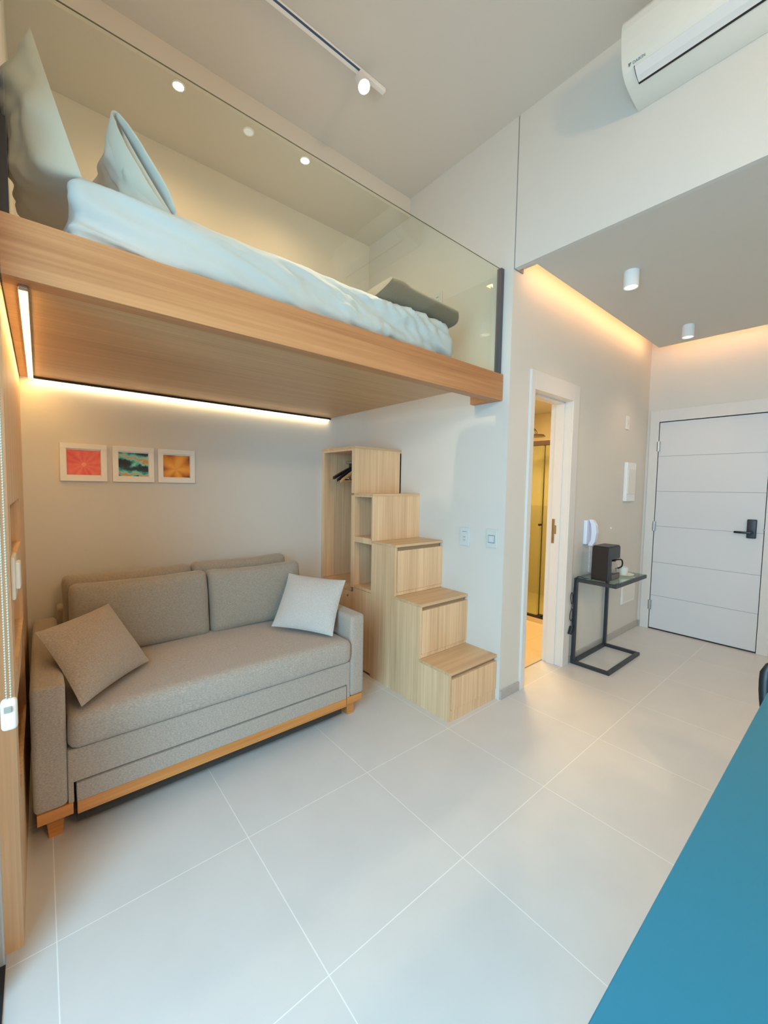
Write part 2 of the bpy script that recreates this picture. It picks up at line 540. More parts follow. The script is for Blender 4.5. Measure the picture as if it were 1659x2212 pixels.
part('socket_module', MB().box(NX + 0.009, NX + 0.020, 1.635, 1.70, 1.085, 1.165, 0.004), WHITEP, t)
# roller-blind chain
t = thing('blind_chain', 'white beaded blind chain with plastic weight hanging at the left edge', 'blind chain', (-0.062, 1.15, 0.9))
mb = MB()
for k in range(330):
    z = 0.945 + 0.0058 * k
    mb.sphere((-0.0655, 1.15, z), 0.0022, 8); mb.sphere((-0.0585, 1.15, z + 0.0029), 0.0022, 8)
mb.tube([(-0.0655, 1.15, 0.94), (-0.0655, 1.15, 2.85)], 0.0009, 5); mb.tube([(-0.0585, 1.15, 0.94), (-0.0585, 1.15, 2.85)], 0.0009, 5)
part('bead_cord', mb, mat('chain_beads', srgb(176, 168, 150), 0.35), t, smooth=True, kind='stuff')
w = MB().box(-0.0755, -0.0485, 1.138, 1.162, 0.884, 0.95, 0.008, 3)
wo = part('weight', w, WHITEP, t, smooth=True)
part('slot', MB().box(-0.070, -0.057, 1.1345, 1.1385, 0.925, 0.938, 0.001), mat('slot_grey', srgb(150, 145, 135), 0.6), wo)

# ------------------------------------------------------------------ loft platform
t = thing('loft_platform', 'oak loft bed platform with deep front fascia above the sofa', 'loft bed', (1.1, 2.3, ZB))
part('fascia', MB().box(XL, XB - 0.002, YF, 1.653, ZB, ZT, 0.0015), OAK_X, t)
part('deck', MB().box(XL, 1.90, 1.6535, D - 0.002, ZB + 0.001, ZT - 0.002), OAK_DECK, t, 'wide flat underside of the platform')
part('end_cleat', MB().box(2.27, XB - 0.002, 1.653, 1.81, ZB + 0.0005, ZB + 0.09), OAK_X, t)
# LED lines under the platform
t = thing('led_strip', 'bright yellow light strip under the loft along the left oak panel', 'light strip', (-0.024, 2.3, ZB - 0.006), 'light strips under the loft')
part('profile', MB().box(-0.036, -0.012, 1.64, 3.02, ZB - 0.006, ZB), GREYM, t)
part('diffuser', MB().box(-0.0335, -0.0145, 1.66, 3.018, ZB - 0.0085, ZB - 0.0055), LEDB, t)
part('end_cap', MB().box(-0.035, -0.013, 1.632, 1.658, ZB - 0.009, ZB, 0.002), CHROME, t)
t = thing('led_strip', 'thin light strip in black profile under the loft above the pictures', 'light strip', (0.95, 3.01, ZB - 0.01), 'light strips under the loft')
part('profile', MB().box(-0.012, 1.90, 2.985, 3.022, ZB - 0.012, ZB), BLACKP, t)
part('diffuser', MB().box(-0.010, 1.898, 3.010, 3.020, ZB - 0.0165, ZB - 0.0118), LED, t)

# glass balustrade
t = thing('glass_balustrade', 'clear frameless glass balustrade along the front of the loft bed', 'balustrade', (1.1, 1.62, ZT))
part('pane', MB().box(XL + 0.02, XB - 0.032, 1.612, 1.622, ZT - 0.03 + 0.031, 2.813, 0.001), GLASS, t)
part('top_edge', MB().box(XL + 0.02, XB - 0.032, 1.6135, 1.6185, 2.813, 2.8142), mat('glass_edge', srgb(134, 126, 104), 0.4), t, 'dark polished top edge of the glass')
part('post', MB().box(XB - 0.034, XB - 0.003, 1.602, 1.634, ZT + 0.001, 2.815, 0.001), GREYM, t)
part('post', MB().box(XL + 0.001, XL + 0.022, 1.605, 1.63, ZT + 0.001, 2.42, 0.001), BLACKP, t)

# ------------------------------------------------------------------ mattress, pillows, throw on the loft
def grid_box(x0, x1, y0, y1, z0, z1, r, step, disp):
    """closed rounded box of fine quads, each vertex moved along its normal by disp(p)"""
    b = bmesh.new()
    nx, ny, nz = [max(2, int(round(l / step))) for l in (x1 - x0, y1 - y0, z1 - z0)]
    cache = {}
    def V(i, j, k):
        key = (i, j, k)
        if key not in cache:
            p = Vector((x0 + (x1 - x0) * i / nx, y0 + (y1 - y0) * j / ny, z0 + (z1 - z0) * k / nz))
            c = Vector((min(max(p.x, x0 + r), x1 - r), min(max(p.y, y0 + r), y1 - r), min(max(p.z, z0 + r), z1 - r)))
            d = p - c
            n = d.normalized() if d.length > 1e-9 else Vector((0, 0, 1))
            p = c + n * r if d.length > 1e-9 else p
            p = p + n * disp(p, n)
            cache[key] = b.verts.new(p)
        return cache[key]
    for (A, B, fixed) in (('x', 'y', 'z'), ('x', 'z', 'y'), ('y', 'z', 'x')):
        N = dict(x=nx, y=ny, z=nz)
        for side in (0, N[fixed]):
            for a in range(N[A]):
                for c in range(N[B]):
                    q = []
                    for (da, dc) in ((0, 0), (1, 0), (1, 1), (0, 1)):
                        ix = {A: a + da, B: c + dc, fixed: side}
                        q.append(V(ix['x'], ix['y'], ix['z']))
                    b.faces.new(q)
    bmesh.ops.recalc_face_normals(b, faces=b.faces[:])
    return b

def ridge(v): return 1 - abs(2 * v - 1) if 0 <= v <= 1 else 0
def rn(v): return 1 - abs(noise.noise(v)) * 2.2
def sheet_disp(p, n):
    # long pulls along the bed, short gathers near the foot end
    front = 0.45 if n.z > 0.9 else 1.0
    q = p.z * 9 + p.x * 1.7
    a = rn((p.x * 1.1 + 3, p.y * 2, q)) * 0.027 + noise.noise((p.x * 1.3, p.y * 2, p.z * 17 + p.x * 4)) * 0.016
    a += rn((p.x * 3.1 + 9, p.y * 4, p.z * 22 + p.x * 5)) * 0.012
    k = min(1, max(0, (p.x - 0.75) / 0.6))
    a += k * (rn((p.x * 13 + p.z * 9, p.y * 8, p.z * 10)) * 0.014 + noise.noise((p.x * 30 + p.z * 20, p.y * 12, p.z * 22)) * 0.007)
    e = 1 - min(1, max(0, (p.z - ZT) / 0.03))
    return min(0.004, a - 0.034) * front - e * 0.004
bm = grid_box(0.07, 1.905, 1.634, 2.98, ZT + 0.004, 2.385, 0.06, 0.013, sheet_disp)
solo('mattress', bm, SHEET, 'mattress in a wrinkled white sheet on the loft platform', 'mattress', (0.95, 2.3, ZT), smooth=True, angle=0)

def pillow_mesh(w, h, th, n=36, pinch=0.10, pw=2.2, wr=0.004, seed=0, sag=0.0):
    """pillow lying in the local x-y plane (x: width, y: height), thickness along z"""
    b = bmesh.new()
    top, bot = {}, {}
    for i in range(n + 1):
        for j in range(n + 1):
            u, v = -1 + 2 * i / n, -1 + 2 * j / n
            uu = math.copysign(1 - (1 - abs(u)) ** 1.25, u); vv = math.copysign(1 - (1 - abs(v)) ** 1.25, v)
            x = uu * w / 2 * (1 - pinch * (1 - vv * vv) * abs(uu) ** 3)
            y = vv * h / 2 * (1 - pinch * (1 - uu * uu) * abs(vv) ** 3)
            prof = max(0.0, (1 - abs(uu) ** pw)) ** 0.62 * max(0.0, (1 - abs(vv) ** pw)) ** 0.62
            prof *= 1 - sag * vv
            wob = (noise.noise((x * 9 + seed, y * 9, seed * 3.1)) * 0.6 + noise.noise((x * 22, y * 22 + seed, 1.7)) * 0.4) * wr * 2 * min(1, prof * 2.5)
            edge = (i in (0, n) or j in (0, n))
            if sag: wob += (1 - abs(noise.noise((x * 3.2 + y * 5 + seed, y * 2.2 - x * 3, seed))) * 3.5) * 0.010 * min(1, prof * 2) - 0.008 * min(1, prof * 2)
            zt_ = th / 2 * prof + wob
            top[i, j] = b.verts.new((x, y, 0 if edge else zt_))
            bot[i, j] = top[i, j] if edge else b.verts.new((x, y, -th / 2 * prof + wob * 0.5))
    for i in range(n):
        for j in range(n):
            b.faces.new((top[i, j], top[i + 1, j], top[i + 1, j + 1], top[i, j + 1]))
            q = (bot[i, j], bot[i, j + 1], bot[i + 1, j + 1], bot[i + 1, j])
            if len(set(q)) >= 3 and not all(v in top.values() for v in ()): 
                try: b.faces.new(q)
                except ValueError: pass
    return b

def frame_mtx(origin, ex, ey):
    ex = Vector(ex).normalized()
    ez = ex.cross(Vector(ey)).normalized()
    ey = ez.cross(ex)
    m = Matrix((ex, ey, ez)).transposed().to_4x4()
    m.translation = origin
    return m

def place_pillow(name, BL, BR, TR, TL, th, material, label, cat, lift=0.0, group=None, **kw):
    BL, BR, TR, TL = map(Vector, (BL, BR, TR, TL))
    c = (BL + BR + TR + TL) / 4
    ex = (BR + TR - BL - TL) / 2; ey = (TL + TR - BL - BR) / 2
    m = frame_mtx(c, ex, ey)
    b = pillow_mesh(ex.length, ey.length, th, **kw)
    sk = Matrix.Identity(4)
    eyl = m.to_3x3().transposed() @ ey.normalized()
    sk[0][1], sk[1][1] = eyl.x, eyl.y
    bmesh.ops.transform(b, matrix=sk, verts=b.verts[:])
    bmesh.ops.transform(b, matrix=Matrix.Translation(m.to_3x3() @ Vector((0, 0, lift))) @ m, verts=b.verts[:])
    o = solo(name, b, material, label, cat, c, group=group, smooth=True, angle=0)
    return o, m, ex.length, ey.length

# two bed pillows leaning against the head wall (left), short ends to the balustrade
place_pillow('bed_pillow', (0.13, 2.34, 2.39), (0.13, 1.70, 2.39), (0.012, 1.70, 2.765), (0.012, 2.34, 2.765), 0.27, PCASE,
             'large white pillow leaning on the head wall at the left end of the loft', 'pillow', group='bed pillows on the loft', seed=1, wr=0.022, pinch=0.03, pw=5.0, n=56, sag=0.2)
o, m, w_, h_ = place_pillow('bed_pillow', (0.415, 2.38, 2.405), (0.415, 1.75, 2.405), (0.225, 1.75, 2.675), (0.225, 2.38, 2.675), 0.16, PCASE,
             'white pillow with open case end, propped to the right of the larger pillow', 'pillow', group='bed pillows on the loft', seed=5, wr=0.022, pinch=0.03, pw=5.0, n=56, sag=0.2)
# hem of the pillowcase: a soft collar around the open short end
b = bmesh.new()
n = 40
ring = []
for k in range(n):
    a = 2 * math.pi * k / n
    yy = math.copysign(abs(math.cos(a)) ** 0.8, math.cos(a)) * h_ * 0.5
    zz = math.copysign(abs(math.sin(a)) ** 1.1, math.sin(a)) * 0.052
    wv = 0.012 * noise.noise((k * 0.4, 3.3, 0.2))
    ring.append([b.verts.new((w_ * 0.36, yy * 1.0, zz * 1.28)), b.verts.new((w_ * 0.5 + 0.015 + wv, yy * 1.0, zz * 0.62 + wv)),
                 b.verts.new((w_ * 0.5 + 0.012 + wv, yy * 0.97, zz * 0.5 + wv)), b.verts.new((w_ * 0.30, yy * 0.9, zz * 0.6))])
for k in range(n):
    p, q = ring[k], ring[(k + 1) % n]
    for s_ in range(3): b.faces.new((p[s_], q[s_], q[s_ + 1], p[s_ + 1]))
bmesh.ops.transform(b, matrix=m, verts=b.verts[:])
part('case_hem', b, PCASE, o, smooth=True, angle=0)

# folded throw near the foot end
b = bmesh.new()
prof = []
N = 26
cols = []
L0, L1 = Vector((1.40, 1.80, 2.458)), Vector((1.975, 1.80, 2.443))
for i in range(N + 1):
    tt = i / N
    c = L0.lerp(L1, tt)
    hgt = 0.062 * (1 - tt) + 0.052 * tt + 0.018 * math.exp(-((tt - 0.12) / 0.10) ** 2)
    wid = 0.14
    end = min(1, ((1 - tt) / 0.06)) ** 0.5 if tt > 0.94 else 1
    ring = []
    for k in range(20):
        a = 2 * math.pi * k / 20
        ca, sa = math.cos(a), math.sin(a)
        yy = math.copysign(abs(ca) ** 0.6, ca) * wid * (0.4 + 0.6 * end)
        zz = math.copysign(abs(sa) ** 0.7, sa) * hgt * (0.25 + 0.75 * end)
        lean = 0.05 * zz / 0.06 if tt < 0.25 else 0.02
        p = c + Vector((lean + 0.004 * noise.noise((tt * 7, k * 0.4, 0)), yy, zz + 0.006 * noise.noise((tt * 5, k * 0.5, 4))))
        ring.append(b.verts.new(p))
    cols.append(ring)
for r0, r1 in zip(cols, cols[1:]):
    for k in range(20): b.faces.new((r0[k], r0[(k + 1) % 20], r1[(k + 1) % 20], r1[k]))
b.faces.new(cols[0]); b.faces.new(cols[-1][::-1])
bmesh.ops.recalc_face_normals(b, faces=b.faces[:])
solo('folded_throw', b, THROW, 'dark grey-brown folded throw at the foot end of the loft bed', 'blanket', (1.7, 1.8, 2.37), smooth=True, angle=50)

# socket on the wall above the bed foot
def plate(name, label, cat, c, size, axis, mats, modules, group=None):
    """wall plate facing -x ('x') or -y ('y'): c = centre on the wall, size = (width, height)"""
    t = thing(name, label, cat, c, group)
    w, h = size
    def bx(a0, a1, b0, b1, d0, d1, bev):
        if axis == 'x': return MB().box(c[0] - d1, c[0] - d0, c[1] + a0, c[1] + a1, c[2] + b0, c[2] + b1, bev)
        return MB().box(c[0] + a0, c[0] + a1, c[1] - d1, c[1] - d0, c[2] + b0, c[2] + b1, bev)
    part('plate', bx(-w / 2, w / 2, -h / 2, h / 2, 0, 0.008, 0.003), mats[0], t)
    for nm, a0, a1, b0, b1, d, mm in modules:
        part(nm, bx(a0, a1, b0, b1, 0.0075, 0.0075 + d, 0.001), mm, t)
    return t
DKG = mat('socket_hole_grey', srgb(120, 130, 135), 0.5)
PLB = mat('socket_white', srgb(204, 213, 216), 0.35)
PLG = mat('switch_white', srgb(206, 212, 208), 0.35)
plate('wall_socket', 'double socket plate on the wall above the throw, seen through the glass', 'socket', (XB, 2.175, 2.80), (0.085, 0.125), 'x', (PLG, PLG),
      [('socket_module', -0.024, 0.024, 0.008, 0.048, 0.003, PLB), ('socket_module', -0.024, 0.024, -0.048, -0.008, 0.003, PLB),
       ('pin_hole', -0.012, 0.012, 0.025, 0.031, 0.0042, DKG), ('pin_hole', -0.012, 0.012, -0.031, -0.025, 0.0042, DKG)])
plate('wall_socket', 'socket plate beside the third stair on the white wall', 'socket', (XB, 1.858, 1.069), (0.082, 0.13), 'x', (PLB, PLG),
      [('usb_slot', -0.02, 0.02, 0.035, 0.038, 0.001, DKG), ('socket_module', -0.02, 0.02, -0.035, 0.015, 0.003, PLG),
       ('pin_hole', -0.010, 0.010, -0.004, 0.0, 0.0038, DKG), ('pin_hole', -0.010, 0.010, -0.026, -0.022, 0.0038, DKG)])
plate('light_switch', 'light switch plate near the wall edge by the lowest stair', 'switch', (XB, 1.63, 1.079), (0.085, 0.125), 'x', (PLG, PLB),
      [('rocker', -0.022, 0.022, -0.026, 0.018, 0.004, PLB), ('surround', -0.026, 0.026, -0.030, 0.022, 0.0015, DKG)])

# ------------------------------------------------------------------ storage stairs
t = thing('storage_stairs', 'oak staircase of stepped cupboards and drawers leading to the loft', 'staircase', (2.08, 2.3, 0))
T18 = 0.018
lv = [(1.56, 0.306), (1.818, 0.662), (2.068, 1.017), (2.324, 1.362), (2.552, 1.72)]   # front y, top z
XR = XB - 0.0005
# side panels facing the sofa
mb = MB()
y_open = 2.338
ys = [p[0] for p in lv]
mb.prism([(ys[0] + 0.006, 0), (y_open - 0.0015, 0), (y_open - 0.0015, lv[2][1] - T18), (ys[2] + 0.006, lv[2][1] - T18), (ys[2] + 0.006, lv[1][1] - T18), (ys[1] + 0.006, lv[1][1] - T18), (ys[1] + 0.006, lv[0][1] - T18), (ys[0] + 0.006, lv[0][1] - T18)], 'x', SX, SX + T18)
part('side_panel', mb, OAK_Z, t)
# carcass: dividers, backs, floor of niches
mb = MB()
mb.box(SX, XR, ys[3], ys[3] + T18, lv[2][1], lv[3][1] - T18)                   # front of fourth step block
mb.box(SX + T18, XR, y_open - T18, y_open - 0.0005, 0.02, lv[2][1] - T18)
mb.box(SX, XR, ys[4], ys[4] + 0.045, lv[3][1], lv[4][1] - T18)                 # front of wardrobe block
mb.box(SX, XR, ys[4], ys[4] + 0.045, 0.6275, lv[3][1] - T18)
mb.box(SX + 0.017, XR, ys[4] + 0.01, ys[4] + 0.04, 0.02, 0.594)
mb.box(SX + 0.0205, XR, D - 0.035, D - 0.003, 0.0, lv[4][1] - T18)
mb.box(XR - 0.012, XR, y_open, D - 0.035, 0.0, lv[3][1] - T18)
mb.box(XR - 0.012, XR, ys[4], D - 0.035, lv[3][1] - T18, lv[4][1] - T18)
part('carcass', mb, OAK_Z, t)
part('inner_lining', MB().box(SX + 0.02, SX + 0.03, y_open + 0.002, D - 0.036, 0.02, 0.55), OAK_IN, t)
# shelves of the two square niches and the wardrobe floor
part('niche_shelf', MB().box(SX, XR - 0.012, y_open, ys[4], 0.988, 1.030), OAK_Z, t)
part('niche_shelf', MB().box(SX, XR - 0.012, y_open, ys[4], 0.630, 0.650), OAK_Z, t)
part('wardrobe_floor', MB().box(SX, XR - 0.012, ys[4] + 0.045, D - 0.035, 0.595, 0.635), OAK_T, t)
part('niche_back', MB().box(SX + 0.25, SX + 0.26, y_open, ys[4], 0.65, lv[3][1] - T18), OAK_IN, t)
# treads
for i, (y0, z1) in enumerate(lv):
    yend = ys[i + 1] + 0.01 if i < 4 else D - 0.003
    hang = 0.012 if i < 3 else 0.004
    part('tread', MB().box(SX - 0.002, XR, y0 - 0.0, yend, z1 - T18, z1, 0.0012), OAK_T, t)
    if i >= 3:
        part('top_edge', MB().box(SX - 0.001, XR, y0 - 0.001, yend, z1 - 0.028, z1 - T18, 0.0008), OAK_Z, t)
# drawers with a finger channel above each front
for i in range(3):
    y0, z1 = lv[i]
    zlow = [0.072, lv[0][1] + 0.028, lv[1][1] + 0.028][i]
    ch0 = z1 - T18 - 0.024
    d = part('drawer', MB().box(SX + 0.0215, XR, y0 - 0.001, y0 + 0.017, zlow, ch0, 0.001), OAK_Z, t)
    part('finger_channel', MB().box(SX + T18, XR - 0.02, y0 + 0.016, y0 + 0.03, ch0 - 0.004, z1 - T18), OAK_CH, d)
    part('filler_strip', MB().box(SX + T18, XR, y0 + 0.004, y0 + 0.02, zlow - 0.026 if i else 0.0, zlow - 0.002), OAK_Z, t)
# cupboard doors low on the sofa side
dA = part('cupboard_door', MB().box(SX - 0.0, SX + 0.016, ys[4] + 0.0102, D - 0.005, 0.02, 0.592, 0.001), OAK_Z, t)
part('lock', MB().cyl((SX - 0.006, 2.627, 0.553), (SX + 0.001, 2.627, 0.553), 0.009, seg=20), CHROME, dA)
part('cupboard_door', MB().box(SX - 0.0, SX + 0.016, y_open + 0.001, ys[4] + 0.0085, 0.02, 0.627, 0.001), OAK_Z, t)
part('wardrobe_rail', MB().cyl((2.075, ys[4] + 0.045, 1.62), (2.075, D - 0.035, 1.62), 0.0125), CHROME, t, smooth=True)
part('stile', MB().box(SX, SX + 0.02, D - 0.035, D - 0.004, 0.6, lv[4][1] - 0.028), OAK_Z, t)
part('top_rail', MB().box(SX, SX + 0.02, ys[4] + 0.045, D - 0.035, lv[4][1] - 0.032, lv[4][1] - T18), OAK_Z, t)

# clothes hangers on the wardrobe rail
def hanger(y, material, label, drop, tilt=0.0, thick=0.012, bar=True, clip=False):
    t = thing('clothes_hanger', label, 'hanger', (2.075, y, 1.62), 'hangers in the wardrobe niche')
    half = 0.212
    zt_ = 1.575
    mb = MB()
    sh = []
    for k in range(17):
        s_ = -1 + k / 8
        sh.append((2.075 + s_ * half, y + tilt * s_, zt_ - drop * abs(s_) ** 1.25))
    b = MB()
    pts_up = [(p[0], p[2] + 0.013 * (1.2 - 0.4 * abs(-1 + k / 8))) for k, p in enumerate(sh)]
    pts_dn = [(p[0], p[2] - 0.013) for p in sh][::-1]
    b.prism(pts_up + pts_dn, 'y', y - thick / 2, y + thick / 2, 0.003)
    part('shoulder_bar', b, material, t, smooth=True)
    if bar: part('trouser_bar', MB().cyl((2.075 - half * 0.88, y, zt_ - drop * 0.95), (2.075 + half * 0.88, y, zt_ - drop * 0.95), 0.0055, seg=12), material, t, smooth=True)
    hk = [(2.075, y, zt_ + 0.01)]
    for k in range(13):
        a = math.radians(-90 + 20 * k)
        hk.append((2.075 + 0.0165 * math.cos(a) * -1, y, 1.62 + 0.0165 * math.sin(a) + 0.0))
    part('hook', MB().tube(hk, 0.0022, 6), CHROME, t, smooth=True)
    if clip:
        for s_ in (-0.09, 0.02): part('clip', MB().box(2.075 + s_ - 0.012, 2.075 + s_ + 0.012, y - 0.011, y + 0.011, zt_ - drop - 0.012, zt_ - drop + 0.028, 0.003), CHROME, t)
    return t
hanger(2.775, WOODH, 'light wooden hanger with trouser bar, nearest in the wardrobe', 0.125)
hanger(2.825, BLACKP, 'black hanger with chrome clips behind the wooden hanger', 0.115, clip=True)
hk = hanger(2.875, BLACKP, 'black hanger deepest in the wardrobe niche', 0.095, thick=0.034, bar=False)
part('neck', MB().box(2.03, 2.10, 2.85, 2.90, 1.565, 1.606, 0.006), BLACKP, hk)

# ------------------------------------------------------------------ sofa
t = thing('sofa', 'grey linen sofa with trundle front and honey wood base', 'sofa', (0.72, 2.4, 0))
YA = 1.936
for x0, x1 in ((-0.05, 0.054), (1.388, 1.488)):
    a = part('armrest', MB().box(x0, x1, YA, 2.95, 0.156, 0.645, 0.02, 4), SOFA, t, smooth=True, angle=0)
    s_ = 1 if x0 < 0.5 else 0
    rx0, rx1 = (1.364, 1.476) if s_ else (-0.041, 0.069)
    part('arm_rail', MB().box(rx0, rx1, YA + 0.004, 2.93, 0.113, 0.157, 0.002), SOFAW, t)
    fx = 1.412 if s_ else -0.018
    for y in (2.015, 2.84):
        b = MB().prism([(fx, 0.113), (fx + 0.064, 0.113), (fx + 0.054, 0.0), (fx + 0.010, 0.0)], 'y', y, y + 0.055, 0.002)
        part('leg', b, SOFAW, t)
part('base_front', MB().box(0.054, 1.388, YA + 0.006, 2.85, 0.236, 0.372, 0.006, 3).box(0.054, 0.072, YA + 0.006, 2.2, 0.157, 0.24, 0.003).box(1.366, 1.388, YA + 0.006, 2.2, 0.157, 0.24, 0.003), SOFA, t)
d = part('trundle_drawer', MB().box(0.080, 1.360, YA, 2.6, 0.156, 0.231, 0.004, 3), SOFA, t)
part('drawer_rail', MB().box(0.081, 1.359, YA - 0.001, YA + 0.03, 0.108, 0.157, 0.002), SOFAW, d)
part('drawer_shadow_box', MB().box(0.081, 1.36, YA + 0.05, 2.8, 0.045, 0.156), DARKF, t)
def seat_d(p, n): return 0.0025 * noise.noise((p.x * 5, p.y * 5, p.z * 9)) + (0.012 * max(0, n.z) * (1 - ((p.x - 0.72) / 0.67) ** 2))
part('seat_cushion', grid_box(0.057, 1.385, 1.915, 2.84, 0.372, 0.51, 0.035, 0.03, seat_d), SOFA, t, smooth=True, angle=0)
part('back_frame', MB().box(0.055, 1.387, 2.86, 3.0, 0.16, 0.705, 0.012, 3), SOFAB, t, smooth=True)

def back_cushion(x0, x1, zb_, zt_, yb, lean, th, lab, sd):
    w, h = x1 - x0, zt_ - zb_
    def dd(p, n):
        u, v = (p.x - w / 2) / (w / 2), (p.z - h / 2) / (h / 2)
        bul = 0.03 * max(0, 1 - u * u) ** 0.7 * max(0, 1 - v * v) ** 0.7 * abs(n.y)
        return bul + 0.004 * noise.noise((p.x * 6 + sd, p.y * 6, p.z * 6)) - 0.012 * max(0, abs(n.z)) * (1 - u * u)
    b = grid_box(0, w, 0, th, 0, h, min(0.042, th * 0.4), 0.025, dd)
    m = Matrix.Translation((x0, yb, zb_)) @ Matrix.Rotation(-lean, 4, 'X')
    bmesh.ops.transform(b, matrix=m, verts=b.verts[:])
    return b
part('rear_back_cushion', back_cushion(0.078, 0.732, 0.50, 0.905, 2.735, 0.06, 0.12, '', 2), SOFAB, t, 'taller cushion behind, left', smooth=True, angle=0)
part('rear_back_cushion', back_cushion(0.736, 1.385, 0.50, 0.912, 2.74, 0.06, 0.12, '', 7), SOFAB, t, 'taller cushion behind, right', smooth=True, angle=0)
part('back_cushion', back_cushion(0.098, 0.765, 0.51, 0.905, 2.49, 0.17, 0.15, '', 3), SOFAB, t, smooth=True, angle=0)
part('back_cushion', back_cushion(0.770, 1.386, 0.51, 0.90, 2.49, 0.17, 0.15, '', 11), SOFAB, t, smooth=True, angle=0)

place_pillow('throw_pillow', (0.107, 1.923, 0.545), (0.385, 2.241, 0.535), (0.262, 2.50, 0.795), (-0.036, 2.21, 0.775), 0.12, SOFA,
             'grey throw pillow leaning on the left sofa arm', 'pillow', lift=0.0, group='throw pillows on the sofa', seed=3, wr=0.003, pinch=0.05)
place_pillow('throw_pillow', (1.072, 2.328, 0.535), (1.285, 1.985, 0.545), (1.49, 2.14, 0.80), (1.25, 2.47, 0.84), 0.12, PILG,
             'pale grey throw pillow leaning on the right sofa arm', 'pillow', lift=0.0, group='throw pillows on the sofa', seed=8, wr=0.003, pinch=0.05)

# ------------------------------------------------------------------ pictures
def art_material(name, kind):
    m = bpy.data.materials.new(name)
    m.use_nodes = True
    nt = m.node_tree
    b = nt.nodes['Principled BSDF']
    b.inputs['Roughness'].default_value = 0.5
    tc = nt.nodes.new('ShaderNodeTexCoord')
    def ramp(cols):
        r = nt.nodes.new('ShaderNodeValToRGB')
        el = r.color_ramp.elements
        while len(el) < len(cols): el.new(0.5)
        for e, (p, c) in zip(el, cols): e.position = p; e.color = c
        return r
    def M(op, a, bb=None):
        n = nt.nodes.new('ShaderNodeMath'); n.operation = op
        for i, v in enumerate((a, bb)):
            if v is None: continue
            if isinstance(v, (int, float)): n.inputs[i].default_value = v
            else: nt.links.new(v, n.inputs[i])
        return n.outputs[0]
    sp = nt.nodes.new('ShaderNodeSeparateXYZ')
    nt.links.new(tc.outputs['Object'], sp.inputs[0])
    n = nt.nodes.new('ShaderNodeTexNoise')
    n.inputs['Scale'].default_value = 14
    n.inputs['Detail'].default_value = 5
    nt.links.new(tc.outputs['Object'], n.inputs['Vector'])
    x, z = sp.outputs[0], sp.outputs[2]
    if kind == 'pink':
        ang = M('ARCTAN2', M('ADD', z, 0.012), x)
        rad = M('SQRT', M('ADD', M('MULTIPLY', x, x), M('MULTIPLY', M('ADD', z, 0.012), M('ADD', z, 0.012))))
        pet = M('SINE', M('ADD', M('MULTIPLY', ang, 11.0), M('MULTIPLY', n.outputs['Fac'], 9.0)))
        v = M('ADD', M('MULTIPLY', pet, 0.055), M('ADD', M('MULTIPLY', n.outputs['Fac'], 0.75), M('MULTIPLY', M('LESS_THAN', rad, 0.012), 0.12)))
        r = ramp([(0.15, srgb(196, 62, 66)), (0.3, srgb(226, 98, 92)), (0.5, srgb(236, 124, 108)), (0.7, srgb(246, 180, 150))])
    elif kind == 'teal':
        wv = M('SINE', M('ADD', M('MULTIPLY', z, 62.0), M('ADD', M('MULTIPLY', n.outputs['Fac'], 11.0), M('MULTIPLY', x, 9.0))))
        v = M('ADD', M('MULTIPLY', wv, 0.42), M('MULTIPLY', n.outputs['Fac'], 1.0))
        r = ramp([(0.02, srgb(12, 22, 34)), (0.28, srgb(28, 66, 80)), (0.5, srgb(70, 170, 168)), (0.75, srgb(130, 214, 204)), (0.93, srgb(206, 150, 92))])
    else:
        ang = M('ARCTAN2', M('ADD', z, 0.02), M('ADD', x, 0.005))
        rad = M('SQRT', M('ADD', M('MULTIPLY', x, x), M('MULTIPLY', z, z)))
        pet = M('SINE', M('ADD', M('MULTIPLY', ang, 5.0), M('MULTIPLY', n.outputs['Fac'], 3.5)))
        v = M('ADD', M('SUBTRACT', M('ADD', M('MULTIPLY', pet, 0.2), 0.85), M('MULTIPLY', rad, 6.5)), M('MULTIPLY', n.outputs['Fac'], 0.25))
        r = ramp([(0.12, srgb(48, 44, 34)), (0.24, srgb(150, 84, 24)), (0.5, srgb(226, 140, 36)), (0.85, srgb(240, 168, 70))])
    nt.links.new(v, r.inputs[0])
    nt.links.new(r.outputs[0], b.inputs['Base Color'])
    return m
FRAMEW = mat('picture_frame_white', srgb(236, 234, 230), 0.5)
for (cx, kind, lab) in ((0.204, 'pink', 'white framed picture of a coral pink flower, leftmost above the sofa'),
                        (0.459, 'teal', 'white framed picture of teal and dark waves, the middle one'),
                        (0.709, 'orange', 'white framed picture of an orange flower, rightmost above the sofa')):
    cz, w, h = 1.525, 0.226, 0.22
    t = thing('framed_picture', lab, 'picture', (cx, D - 0.001, cz), 'three pictures above the sofa')
    mb = MB()
    e = 0.030
    y0, y1 = D - 0.021, D - 0.001
    mb.box(cx - w / 2, cx + w / 2, y0, y1, cz + h / 2 - e, cz + h / 2, 0.001); mb.box(cx - w / 2, cx + w / 2, y0, y1, cz - h / 2, cz - h / 2 + e, 0.001)
    mb.box(cx - w / 2, cx - w / 2 + e, y0, y1, cz - h / 2 + e, cz + h / 2 - e, 0.001); mb.box(cx + w / 2 - e, cx + w / 2, y0, y1, cz - h / 2 + e, cz + h / 2 - e, 0.001)
    part('frame', mb, FRAMEW, t)
    ow, oh = w - 2 * e, h - 2 * e
    part('mount', MB().box(cx - ow / 2, cx + ow / 2, D - 0.010, D - 0.006, cz - oh / 2, cz + oh / 2), FRAMEW, t)
    me = MB().box(cx - 0.081, cx + 0.081, D - 0.0108, D - 0.0098, cz - 0.073, cz + 0.073)
    part('artwork', me, art_material('print_' + kind, kind), t)

